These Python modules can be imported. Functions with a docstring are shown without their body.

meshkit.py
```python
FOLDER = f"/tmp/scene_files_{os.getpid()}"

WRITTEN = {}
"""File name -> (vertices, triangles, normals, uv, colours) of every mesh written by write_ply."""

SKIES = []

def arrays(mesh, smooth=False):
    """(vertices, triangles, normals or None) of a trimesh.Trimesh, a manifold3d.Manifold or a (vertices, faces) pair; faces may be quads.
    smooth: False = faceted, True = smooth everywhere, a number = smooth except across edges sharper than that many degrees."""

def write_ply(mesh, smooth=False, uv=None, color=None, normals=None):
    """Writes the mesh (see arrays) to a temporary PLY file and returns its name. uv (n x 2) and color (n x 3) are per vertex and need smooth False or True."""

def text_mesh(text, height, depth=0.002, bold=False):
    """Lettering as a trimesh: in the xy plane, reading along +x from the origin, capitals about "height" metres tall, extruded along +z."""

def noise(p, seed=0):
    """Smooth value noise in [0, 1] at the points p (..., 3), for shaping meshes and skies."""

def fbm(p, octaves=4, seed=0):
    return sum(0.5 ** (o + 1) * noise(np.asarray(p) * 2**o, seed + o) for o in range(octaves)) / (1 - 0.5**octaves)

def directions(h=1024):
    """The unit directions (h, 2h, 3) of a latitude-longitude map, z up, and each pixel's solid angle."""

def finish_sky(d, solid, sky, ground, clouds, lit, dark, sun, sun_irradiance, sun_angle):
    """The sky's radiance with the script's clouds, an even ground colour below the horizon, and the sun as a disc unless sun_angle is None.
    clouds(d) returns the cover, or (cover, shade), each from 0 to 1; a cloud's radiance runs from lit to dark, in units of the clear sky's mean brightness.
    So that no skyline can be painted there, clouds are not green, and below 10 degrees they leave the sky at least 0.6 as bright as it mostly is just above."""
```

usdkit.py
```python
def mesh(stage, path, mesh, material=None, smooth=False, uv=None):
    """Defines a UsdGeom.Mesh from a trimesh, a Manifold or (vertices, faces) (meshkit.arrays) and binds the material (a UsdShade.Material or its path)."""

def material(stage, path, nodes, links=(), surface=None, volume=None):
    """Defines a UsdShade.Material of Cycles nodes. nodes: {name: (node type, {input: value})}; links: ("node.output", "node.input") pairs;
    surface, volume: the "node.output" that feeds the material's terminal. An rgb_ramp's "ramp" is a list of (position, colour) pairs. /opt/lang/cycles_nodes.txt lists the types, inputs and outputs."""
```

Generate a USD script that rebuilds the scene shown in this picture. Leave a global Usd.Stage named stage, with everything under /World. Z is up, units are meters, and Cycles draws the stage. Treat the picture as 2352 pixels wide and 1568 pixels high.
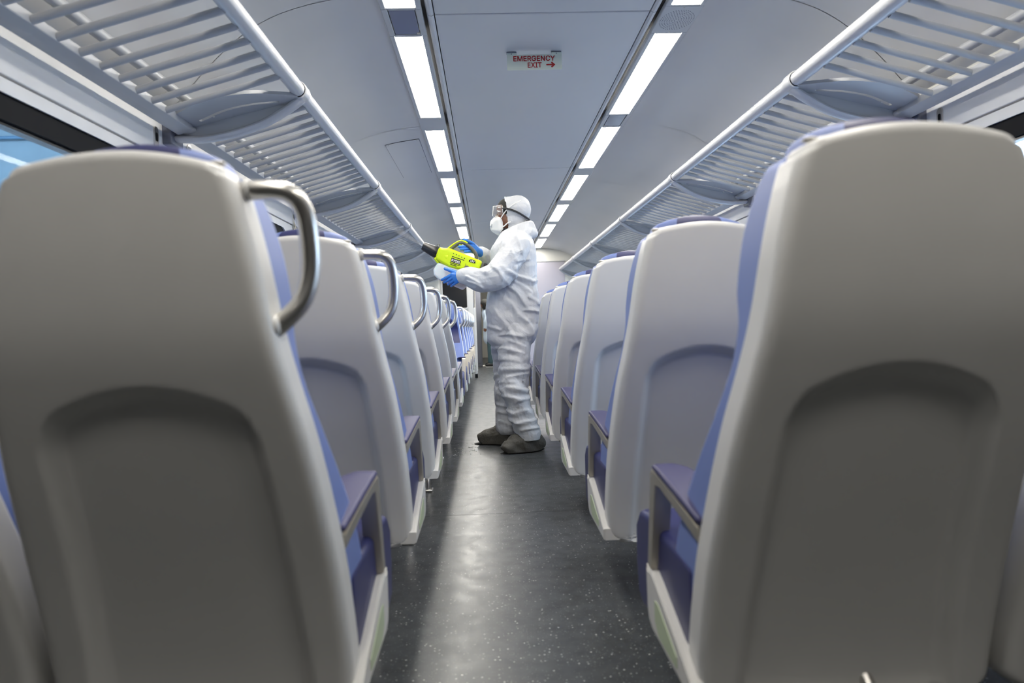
import math, numpy as np, trimesh, usdkit, meshkit
import manifold3d as m3
from shapely.geometry import Polygon, box as sbox, LineString, Point
from shapely import affinity
from pxr import Usd, UsdGeom, UsdLux, UsdShade, Gf, Sdf

stage = Usd.Stage.CreateInMemory()
UsdGeom.SetStageUpAxis(stage, 'Z')
UsdGeom.SetStageMetersPerUnit(stage, 1.0)
UsdGeom.Xform.Define(stage, '/World')
UsdGeom.Scope.Define(stage, '/World/Looks')

# ------------------------------------------------------------------ camera, sky, exposure
CAM_H = 0.87
YAW, PITCH, ROLL, FPX = 0.03443, -0.02403, -0.03393, 1500.0
def camera_axes():
    cy, sy = math.cos(YAW), math.sin(YAW); cp, sp = math.cos(PITCH), math.sin(PITCH); cr, sr = math.cos(ROLL), math.sin(ROLL)
    w = np.array([sy*cp, cy*cp, sp]); r0 = np.array([cy, -sy, 0.0]); u0 = np.cross(r0, w)
    return cr*r0 + sr*u0, -sr*r0 + cr*u0, w
_r, _u, _w = camera_axes()
cam = UsdGeom.Camera.Define(stage, '/World/camera')
M = np.eye(4); M[0, :3] = _r; M[1, :3] = _u; M[2, :3] = -_w; M[3, :3] = (0, 0, CAM_H)
cam.AddTransformOp().Set(Gf.Matrix4d(M.tolist()))
cam.CreateHorizontalApertureAttr(36.0)
cam.CreateVerticalApertureAttr(24.0)
cam.CreateFocalLengthAttr(FPX / 2352 * 36)
cam.CreateFStopAttr(2.8)
cam.CreateFocusDistanceAttr(4.5)
cam.CreateClippingRangeAttr(Gf.Vec2f(0.05, 1000))
cam.CreateExposureAttr(0.55)

LAMP = 21.0            # radiance of the ceiling light diffusers
SKY = 1.6             # brightness of the overcast sky outside the windows
dome = UsdLux.DomeLight.Define(stage, '/World/sky')
dome.CreateIntensityAttr(SKY)
dome.CreateColorAttr(Gf.Vec3f(0.60, 0.77, 1.0))

# ------------------------------------------------------------------ scene helpers
_used = {}
def numbered(parent, name):
    k = _used.get((parent, name), -1) + 1
    _used[(parent, name)] = k
    return name if k == 0 else f'{name}_{k:03d}'
def data(p, **kw):
    for k, v in kw.items():
        if v: p.SetCustomDataByKey(k, v)
    return p
def pathof(parent):
    return '/World' if parent is None else (parent if isinstance(parent, str) else str(parent.GetPath()))
def thing(name, label=None, cat=None, group=None, kind=None, loc=None):
    p = '/World/' + numbered('/World', name)
    x = UsdGeom.Xform.Define(stage, p)
    if loc is not None:
        x.AddTranslateOp().Set(Gf.Vec3d(*map(float, loc)))
    return data(x.GetPrim(), label=label, category=cat, group=group, kind=kind)
def obj(name, mesh, mat, parent=None, smooth=35, **kw):
    pp = pathof(parent)
    p = pp + '/' + numbered(pp, name)
    o = usdkit.mesh(stage, p, mesh, mat, smooth=smooth)
    return data(o.GetPrim(), **kw)
def clone(src, label, mat4=None, group=None):
    sd = src.GetCustomData()
    name = src.GetName().rstrip('0123456789').rstrip('_') if src.GetName()[-3:].isdigit() else src.GetName()
    p = '/World/' + numbered('/World', name)
    x = UsdGeom.Xform.Define(stage, p)
    pr = x.GetPrim()
    pr.GetReferences().AddInternalReference(src.GetPath())
    pr.SetInstanceable(True)
    x.ClearXformOpOrder()
    op = x.AddTransformOp()
    op.Set(Gf.Matrix4d(np.asarray(mat4).T.tolist()))
    data(pr, label=label, category=sd.get('category'), group=group or sd.get('group'))
    return pr
def place(pr, mat4):
    x = UsdGeom.Xformable(pr); x.ClearXformOpOrder()
    x.AddTransformOp().Set(Gf.Matrix4d(np.asarray(mat4).T.tolist()))
def T(x, y, z):
    m = np.eye(4); m[:3, 3] = (x, y, z); return m
def RZ(a):
    m = np.eye(4); c, s = math.cos(a), math.sin(a); m[:2, :2] = [[c, -s], [s, c]]; return m

# ------------------------------------------------------------------ mesh helpers
def tm(v, f): return trimesh.Trimesh(np.asarray(v, float), np.asarray(f, int), process=False)
def cat(*ms): return trimesh.util.concatenate([m for m in ms if m is not None])
def man(m):
    r = m.to_mesh(); return tm(r.vert_properties[:, :3], r.tri_verts)
def fan(ring, flip):
    n = len(ring); c = np.mean(ring, 0)
    return c
def loft(rings, cap=True, closed=True):
    """rings: list of (n,3) arrays -> closed mesh (outward if rings go counter-clockwise seen from the end)"""
    rings = [np.asarray(r, float) for r in rings]
    n = len(rings[0]); v = np.vstack(rings); f = []
    k = n if closed else n-1
    for i in range(len(rings)-1):
        a = i*n + np.arange(k); b = i*n + (np.arange(k)+1) % n
        c = a + n; d = b + n
        f.append(np.stack([a, b, d], 1)); f.append(np.stack([a, d, c], 1))
    f = np.vstack(f)
    if cap:
        c0 = len(v); v = np.vstack([v, rings[0].mean(0), rings[-1].mean(0)])
        j = np.arange(n); jn = (j+1) % n
        f = np.vstack([f, np.stack([jn, j, np.full(n, c0)], 1), np.stack([(len(rings)-1)*n+j, (len(rings)-1)*n+jn, np.full(n, c0+1)], 1)])
    m = tm(v, f)
    if m.volume < 0: m.invert()
    return m
def spline(pts, n=8):
    p = np.asarray(pts, float); q = np.vstack([2*p[0]-p[1], p, 2*p[-1]-p[-2]]); out = []
    for i in range(1, len(q)-2):
        t = np.linspace(0, 1, n, endpoint=False)[:, None]
        a, b, c, d = q[i-1], q[i], q[i+1], q[i+2]
        out.append(0.5*((2*b)+(-a+c)*t+(2*a-5*b+4*c-d)*t**2+(-a+3*b-3*c+d)*t**3))
    return np.vstack(out+[p[-1:]])
def tube(path, r, sides=14, flat=None, cap=True):
    """sweep; r scalar or per point; flat=(axis vector, ratio) squeezes the section along a direction"""
    p = np.asarray(path, float); r = np.broadcast_to(r, len(p))
    t = np.gradient(p, axis=0); t /= np.linalg.norm(t, axis=1, keepdims=True)
    a = np.cross(t[0], [0, 0, 1.0] if abs(t[0][2]) < .9 else [1.0, 0, 0]); a /= np.linalg.norm(a)
    ang = np.arange(sides)*2*np.pi/sides; rings = []
    for i in range(len(p)):
        a = a - t[i]*(a@t[i]); a /= np.linalg.norm(a); b = np.cross(t[i], a)
        o = r[i]*(np.cos(ang)[:, None]*a + np.sin(ang)[:, None]*b)
        if flat is not None:
            ax = np.asarray(flat[0], float); ax = ax/np.linalg.norm(ax)
            o = o + (o@ax)[:, None]*ax*(flat[1]-1)
        rings.append(p[i]+o)
    return loft(rings, cap)
def box(x0, x1, y0, y1, z0, z1):
    m = trimesh.creation.box([x1-x0, y1-y0, z1-z0]); m.apply_translation([(x0+x1)/2, (y0+y1)/2, (z0+z1)/2]); return m
def rbox(x0, x1, y0, y1, z0, z1, r=.01, seg=8):
    s = m3.Manifold.sphere(r, seg)
    return man(m3.Manifold.batch_hull([s.translate((x, y, z)) for x in (x0+r, x1-r) for y in (y0+r, y1-r) for z in (z0+r, z1-r)]))
def hullpts(pts, r, seg=10):
    rr = np.broadcast_to(r, len(pts))
    return man(m3.Manifold.batch_hull([m3.Manifold.sphere(float(q), seg).translate(tuple(map(float, p))) for p, q in zip(pts, rr)]))
def extr(poly, h, M4=None):
    if hasattr(poly, 'geoms'): m = cat(*[trimesh.creation.extrude_polygon(g, h, engine='earcut') for g in poly.geoms])
    else: m = trimesh.creation.extrude_polygon(poly, h, engine='earcut')
    if M4 is not None: m.apply_transform(M4)
    if m.volume < 0: m.invert()
    return m
def axes(o, a, b):
    """matrix sending x->a, y->b, z->a x b, origin->o"""
    a = np.asarray(a, float); b = np.asarray(b, float); m = np.eye(4); m[:3, 0] = a; m[:3, 1] = b; m[:3, 2] = np.cross(a, b); m[:3, 3] = o; return m
YZX = axes((0, 0, 0), (0, 1, 0), (0, 0, 1))                 # polygon (y,z) extruded along +x
def extr_x(poly, x0, x1): 
    M4 = YZX.copy(); M4[:3, 3] = (x0, 0, 0); return extr(poly, x1-x0, M4)
def bev_x(poly, x0, x1, b=.004):
    """extruded along x with two small steps standing for a rounded edge"""
    return cat(extr_x(poly, x0+b, x1-b), extr_x(poly.buffer(-b*.3), x0+b*.3, x1-b*.3), extr_x(poly.buffer(-b), x0, x1))
def mirx(m):
    m = m.copy(); m.vertices[:, 0] *= -1; m.invert(); return m
def rrect(x0, y0, x1, y1, r, n=6):
    return sbox(x0+r, y0+r, x1-r, y1-r).buffer(r, quad_segs=n)
def cyl(p0, p1, r, n=16): return tube([p0, p1], r, n)
def sstep(x): x = np.clip(x, 0, 1); return x*x*(3-2*x)
def ball(c, r, s=(1, 1, 1), sub=3):
    m = trimesh.creation.icosphere(sub, 1.0); m.vertices = m.vertices*np.array(s)*r+np.array(c); return m
def flat_text(txt, h, M4, width=None, bold=True, depth=.0012):
    m = meshkit.text_mesh(txt, h, depth, bold)
    if width: m.vertices[:, 0] *= width/np.ptp(m.vertices[:, 0])
    m.vertices[:, 0] -= m.vertices[:, 0].min()
    m.apply_transform(M4); return m

# ------------------------------------------------------------------ materials
def mat(name, color, rough=.5, metal=0., spec=.5, bump=None, vary=None, **kw):
    p = {'base_color': color, 'roughness': rough, 'metallic': metal, 'specular_ior_level': spec}; p.update(kw)
    n = {'p': ('principled_bsdf', p)}; l = []
    if bump or vary: n['g'] = ('texture_coordinate', {})
    if bump:
        n['bn'] = ('noise_texture', {'scale': bump[0], 'detail': 4.0}); n['bp'] = ('bump', {'strength': bump[1], 'distance': bump[2] if len(bump) > 2 else .002})
        l += [('g.object', 'bn.vector'), ('bn.fac', 'bp.height'), ('bp.normal', 'p.normal')]
    if vary:
        c2 = tuple(np.array(color)*vary[1])
        n['vn'] = ('noise_texture', {'scale': vary[0], 'detail': 4.0}); n['vr'] = ('rgb_ramp', {'ramp': [(.35, c2), (.65, color)]})
        l += [('g.object', 'vn.vector'), ('vn.fac', 'vr.fac'), ('vr.color', 'p.base_color')]
    return usdkit.material(stage, '/World/Looks/'+name, n, l, surface='p.BSDF')
M_ = {}
M_['shell'] = mat('shell_plastic', (.68, .675, .66), .34, bump=(420, .12, .0004), vary=(3, .95))
M_['blue'] = mat('blue_vinyl', (.155, .215, .48), .48, bump=(260, .3, .0005))
M_['navy'] = mat('navy_vinyl', (.030, .034, .125), .42, bump=(260, .3, .0005))
M_['pad'] = mat('arm_pad_vinyl', (.050, .048, .13), .45, bump=(260, .3, .0005))
M_['steel'] = mat('brushed_steel', (.74, .72, .68), .30, 1.0, bump=(90, .1, .0003))
M_['nickel'] = mat('satin_nickel', (.50, .47, .41), .42, .75)
M_['whiteplast'] = mat('white_plastic', (.66, .65, .63), .35)
M_['glow'] = mat('phosphor_green', (.50, .58, .40), .5)
M_['ceil'] = mat('ceiling_laminate', (.60, .60, .605), .40, bump=(200, .06, .0004), vary=(1.2, .96))
M_['cove'] = mat('cove_laminate', (.60, .60, .60), .40, vary=(1.0, .95))
M_['wall'] = mat('wall_laminate', (.78, .785, .79), .42, vary=(1.5, .96))
M_['trim'] = mat('cream_trim', (.70, .69, .64), .4)
M_['rackmetal'] = mat('rack_enamel', (.44, .45, .465), .33, spec=.55)
M_['racktube'] = mat('rack_tube_enamel', (.56, .57, .59), .25, spec=.6)
M_['frame'] = mat('light_frame', (.48, .49, .50), .38)
M_['black'] = mat('black_rubber', (.010, .010, .011), .6, spec=.15)
M_['blackgloss'] = mat('black_gloss', (.012, .012, .013), .15)
M_['darkgap'] = mat('dark_gap', (.02, .021, .024), .8)
M_['grey'] = mat('grey_plate', (.16, .17, .21), .3)
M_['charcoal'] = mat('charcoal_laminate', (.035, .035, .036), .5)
M_['lavpanel'] = mat('smoked_panel', (.20, .21, .27), .22)
M_['endwall'] = mat('end_wall_laminate', (.46, .44, .50), .4)
M_['depot'] = mat('depot_wall_paint', (.21, .30, .35), .7, vary=(2, .9))
M_['depotbar'] = mat('depot_steel_paint', (.10, .20, .30), .5)
M_['ground'] = mat('depot_ground', (.48, .49, .50), .9)
M_['sign'] = mat('sign_plate', (.70, .76, .66), .45)
M_['red'] = mat('sign_red', (.40, .018, .015), .5)
M_['lime'] = mat('lime_plastic', (.62, .80, .005), .35)
M_['darkgrey'] = mat('dark_grey_plastic', (.10, .10, .085), .5)
M_['blk'] = mat('black_plastic', (.014, .014, .015), .32)
M_['white'] = mat('white_print', (.85, .85, .85), .5)
M_['tank'] = mat('milky_tank', (.72, .74, .74), .4, subsurface_weight=.3, subsurface_scale=.02)
M_['glove'] = mat('blue_nitrile', (.035, .19, .62), .4, bump=(90, .35, .002))
M_['suit'] = usdkit.material(stage, '/World/Looks/white_coverall', {'g': ('texture_coordinate', {}), 'wn': ('noise_texture', {'scale': 7.0, 'detail': 3.0}), 'mx': ('mix', {'mix_type': 'linear_light', 'fac': .10}),
    'v': ('voronoi_texture', {'scale': 13.0, 'feature': 'f1'}), 'v2': ('voronoi_texture', {'scale': 36.0, 'feature': 'f1'}), 'b': ('bump', {'strength': .22, 'distance': .020}), 'b2': ('bump', {'strength': .16, 'distance': .008}),
    'p': ('principled_bsdf', {'base_color': (.57, .58, .60), 'roughness': .48})},
    [('g.object', 'wn.vector'), ('g.object', 'mx.color1'), ('wn.color', 'mx.color2'), ('mx.color', 'v.vector'), ('mx.color', 'v2.vector'), ('v.distance', 'b.height'), ('v2.distance', 'b2.height'), ('b.normal', 'b2.normal'), ('b2.normal', 'p.normal')], surface='p.BSDF')
M_['mask'] = mat('white_respirator', (.80, .80, .78), .8, bump=(120, .3, .001))
M_['skin'] = mat('brown_skin', (.16, .065, .035), .45, bump=(150, .15, .0008))
M_['cap'] = mat('black_knit', (.018, .018, .016), .85, bump=(300, .5, .001))
M_['strap'] = mat('dark_strap', (.015, .016, .02), .7)
M_['boot'] = mat('grey_boot_cover', (.085, .08, .068), .6, bump=(60, .6, .006))
M_['sole'] = mat('dark_sole', (.02, .02, .018), .7)
M_['teal'] = mat('far_trousers', (.05, .10, .12), .8)
M_['lightblue'] = mat('far_gown', (.55, .66, .80), .8)
M_['chip'] = mat('white_chips', (.75, .75, .72), .7)

# glass: clear, with a reflection that grows towards grazing angles
def clear_glass(name, tint, rough, base, frost=0.0, edge=.7):
    n = {'t': ('transparent_bsdf', {'color': tint}), 'g': ('glossy_bsdf', {'color': (1, 1, 1), 'roughness': rough}), 'w': ('layer_weight', {'blend': .5}),
         'p': ('math', {'math_type': 'power', 'value2': 4.0}), 'a': ('math', {'math_type': 'multiply_add', 'value2': edge, 'value3': base}), 'm': ('mix_closure', {})}
    l = [('w.facing', 'p.value1'), ('p.value', 'a.value1'), ('a.value', 'm.fac'), ('g.BSDF', 'm.closure2')]
    if frost:
        n['d'] = ('diffuse_bsdf', {'color': (.85, .85, .85)}); n['k'] = ('mix_closure', {'fac': frost})
        l += [('t.BSDF', 'k.closure1'), ('d.BSDF', 'k.closure2'), ('k.closure', 'm.closure1')]
    else: l += [('t.BSDF', 'm.closure1')]
    return usdkit.material(stage, '/World/Looks/'+name, n, l, surface='m.closure')
M_['pane'] = clear_glass('window_glass', (.93, .96, .97), .02, .0, edge=.22)
M_['lens'] = clear_glass('goggle_lens', (.93, .92, .90), .08, .08, .14)
M_['lamp'] = usdkit.material(stage, '/World/Looks/lamp_diffuser', {'e': ('emission', {'color': (1.0, .955, .87), 'strength': LAMP})}, surface='e.emission')
M_['mist'] = usdkit.material(stage, '/World/Looks/spray_mist', {'g': ('geometry', {}), 'n': ('noise_texture', {'scale': 7.0, 'detail': 2.0}), 'r': ('map_range', {'from_min': .3, 'from_max': .7, 'to_min': .5, 'to_max': 1.3}),
    'ds': ('vector_math', {'math_type': 'distance', 'vector2': (-.431, 4.462, 1.433)}), 'ad': ('math', {'math_type': 'add', 'value2': .02}), 'dv': ('math', {'math_type': 'divide', 'value1': 1.0}), 'mu': ('math', {'math_type': 'multiply'}),
    'v': ('principled_volume', {'color': (.95, .96, .98), 'anisotropy': .2})}, [('g.position', 'n.vector'), ('g.position', 'ds.vector1'), ('ds.value', 'ad.value1'), ('ad.value', 'dv.value2'), ('n.fac', 'r.value'), ('r.result', 'mu.value1'), ('dv.value', 'mu.value2'), ('mu.value', 'v.density')], volume='v.volume')
# floor: dark speckled rubber
M_['floor'] = usdkit.material(stage, '/World/Looks/speckled_floor', {
    'g': ('geometry', {}), 'v': ('voronoi_texture', {'scale': 74.0, 'randomness': 1.0}), 'd': ('math', {'math_type': 'less_than', 'value2': .19}),
    'sc': ('separate_color', {}), 'k': ('math', {'math_type': 'greater_than', 'value2': .50}), 'a': ('math', {'math_type': 'multiply'}),
    'br': ('map_range', {'from_min': .0, 'from_max': 1.0, 'to_min': .12, 'to_max': .9}), 'a2': ('math', {'math_type': 'multiply'}),
    'v2': ('voronoi_texture', {'scale': 190.0}), 'd2': ('math', {'math_type': 'less_than', 'value2': .2}), 'sc2': ('separate_color', {}), 'k2': ('math', {'math_type': 'greater_than', 'value2': .7}), 'b2': ('math', {'math_type': 'multiply'}), 'b3': ('math', {'math_type': 'multiply', 'value2': .35}),
    'mx': ('math', {'math_type': 'maximum'}),
    'nz': ('noise_texture', {'scale': 2.2, 'detail': 6.0}), 'base': ('rgb_ramp', {'ramp': [(.3, (.050, .054, .057)), (.7, (.066, .071, .075))]}),
    'm': ('mix', {'color2': (.62, .62, .58)}), 'rn': ('noise_texture', {'scale': 14.0, 'detail': 5.0}), 'rr': ('map_range', {'from_min': .3, 'from_max': .7, 'to_min': .27, 'to_max': .36}),
    'p': ('principled_bsdf', {'specular_ior_level': .5})},
    [('g.position', 'v.vector'), ('g.position', 'v2.vector'), ('g.position', 'nz.vector'), ('g.position', 'rn.vector'), ('v.distance', 'd.value1'), ('v.color', 'sc.color'), ('sc.r', 'k.value1'), ('d.value', 'a.value1'), ('k.value', 'a.value2'),
     ('sc.g', 'br.value'), ('a.value', 'a2.value1'), ('br.result', 'a2.value2'), ('v2.distance', 'd2.value1'), ('v2.color', 'sc2.color'), ('sc2.r', 'k2.value1'), ('d2.value', 'b2.value1'), ('k2.value', 'b2.value2'), ('b2.value', 'b3.value1'),
     ('a2.value', 'mx.value1'), ('b3.value', 'mx.value2'), ('mx.value', 'm.fac'), ('nz.fac', 'base.fac'), ('base.color', 'm.color1'), ('m.color', 'p.base_color'), ('rn.fac', 'rr.value'), ('rr.result', 'p.roughness')], surface='p.BSDF')

ORD = ['nearest', 'second', 'third', 'fourth', 'fifth', 'sixth', 'seventh', 'eighth', 'ninth']
# ------------------------------------------------------------------ the carriage: floor, ceiling, walls
CX = 0.307                      # middle of the carriage; the aisle runs left of it
WX = 1.683                      # half width at the windows
ZC = 2.34                       # lamp level
Y0, YE = -.68, 12.62           # rear and far end wall
BAY0, BAY = 2.92, 1.90          # a pier (and rack bracket) stands at BAY0 + k*BAY
YV = 18.5                       # end of the vestibule beyond the doorway
fl = thing('floor', kind='structure')
obj('floor_covering', box(CX-WX-.05, CX+WX+.05, Y0, 3.02, -.04, 0), M_['floor'], fl, smooth=False)
obj('floor_covering', box(CX-WX-.05, CX+WX+.05, 3.022, YV, -.04, 0), M_['floor'], fl, smooth=False)

ce = thing('ceiling', kind='structure')
# middle panels between the two lamp strips
PXL, PXR = -.205, .819
ys = [Y0] + [3.12+3.06*k for k in range(-1, 4)] + [YE]
for a, b in zip(ys[:-1], ys[1:]):
    obj('ceiling_panel', cat(rbox(PXL, PXR, a+.003, b-.003, ZC+.004, ZC+.03, .006)), M_['ceil'], ce)
# edge mouldings beside the panels, next to the dark air slots
for s in (-1, 1):
    xi = PXL-.004 if s < 0 else PXR+.004
    for a, b in zip(ys[:-1], ys[1:]):
        off = .0
        prof = [(0, 0), (0, .03), (s*.030, .03), (s*.034, .012), (s*.026, -.002), (s*.012, -.006)]
        pl = Polygon([(xi+px, ZC+.004+pz) for px, pz in prof])
        m = extr(pl, b-a-.006, axes((0, b-.003, 0), (1, 0, 0), (0, 0, 1)))
        obj('edge_moulding', m, M_['ceil'], ce)
# cove panels from the lamp strip down to the wall, one per bay
COVE = np.array([(.735, 2.338), (.76, 2.345), (.90, 2.330), (1.06, 2.300), (1.20, 2.255), (1.32, 2.19), (1.43, 2.10), (1.53, 2.00), (1.62, 1.90), (1.680, 1.855)])
cp = spline(COVE, 4)
bays = [BAY0+BAY*k for k in range(-4, 6)]
bays = [b for b in bays if b > Y0+.2]
bays = [Y0] + bays + [YE]
bays = sorted(set(round(b, 3) for b in bays)); bays = [b for i, b in enumerate(bays) if i == 0 or b-bays[i-1] > .25]
bays[-1] = YE
def cove_mesh(s, a, b):
    P = np.vstack([cp, cp[::-1]+np.array([.012, .018])])
    rings = [np.stack([CX+s*P[:, 0], np.full(len(P), y), P[:, 1]], 1) for y in (a+.0022, b-.0022)]
    return loft(rings, cap=False)
for s in (-1, 1):
    for a, b in zip(bays[:-1], bays[1:]):
        obj('cove_panel', cove_mesh(s, a, b), M_['cove'], ce, smooth=50)
# thin access hatches and seams set in the coves
def cove_patch(s, x0, x1, y0, y1, lift=.0025):
    xs = np.linspace(x0, x1, 8); zs = np.interp(xs, cp[:, 0], cp[:, 1])
    rings = [np.stack([CX+s*np.r_[xs, xs[::-1]], np.full(16, y), np.r_[zs-lift, zs[::-1]+.004]], 1) for y in (y0, y1)]
    return loft(rings, cap=False)
obj('hatch_gap', cove_patch(-1, .796, 1.064, 5.116, 6.224, .0010), M_['grey'], ce)
obj('access_hatch', cove_patch(-1, .80, 1.06, 5.12, 6.22, .0035), M_['cove'], ce, label='flat rectangular access hatch in the left cove')
obj('access_hatch', cove_patch(-1, .80, .98, 9.16, 9.9), M_['cove'], ce)
for q in ((5.14, .82), (5.14, 1.04), (6.20, .82), (5.66, .82)):
    zz = float(np.interp(q[1], cp[:, 0], cp[:, 1]))
    obj('hatch_screw', ball((CX-q[1], q[0], zz-.003), .006, (1, 1, .4), 1), M_['nickel'], ce)
# roof body above everything (keeps daylight out)
rp = [(-1.80, 1.8), (-1.78, 2.15), (-1.5, 2.45), (-.8, 2.58), (.8, 2.58), (1.5, 2.45), (1.78, 2.15), (1.80, 1.8)]
P = np.array(rp+[(x*.985, z-.02) for x, z in rp[::-1]])
obj('roof_body', loft([np.stack([CX+P[:, 0], np.full(len(P), y), P[:, 1]], 1) for y in (Y0-.1, YV+.1)], cap=False), M_['darkgap'], ce, smooth=False)

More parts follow.
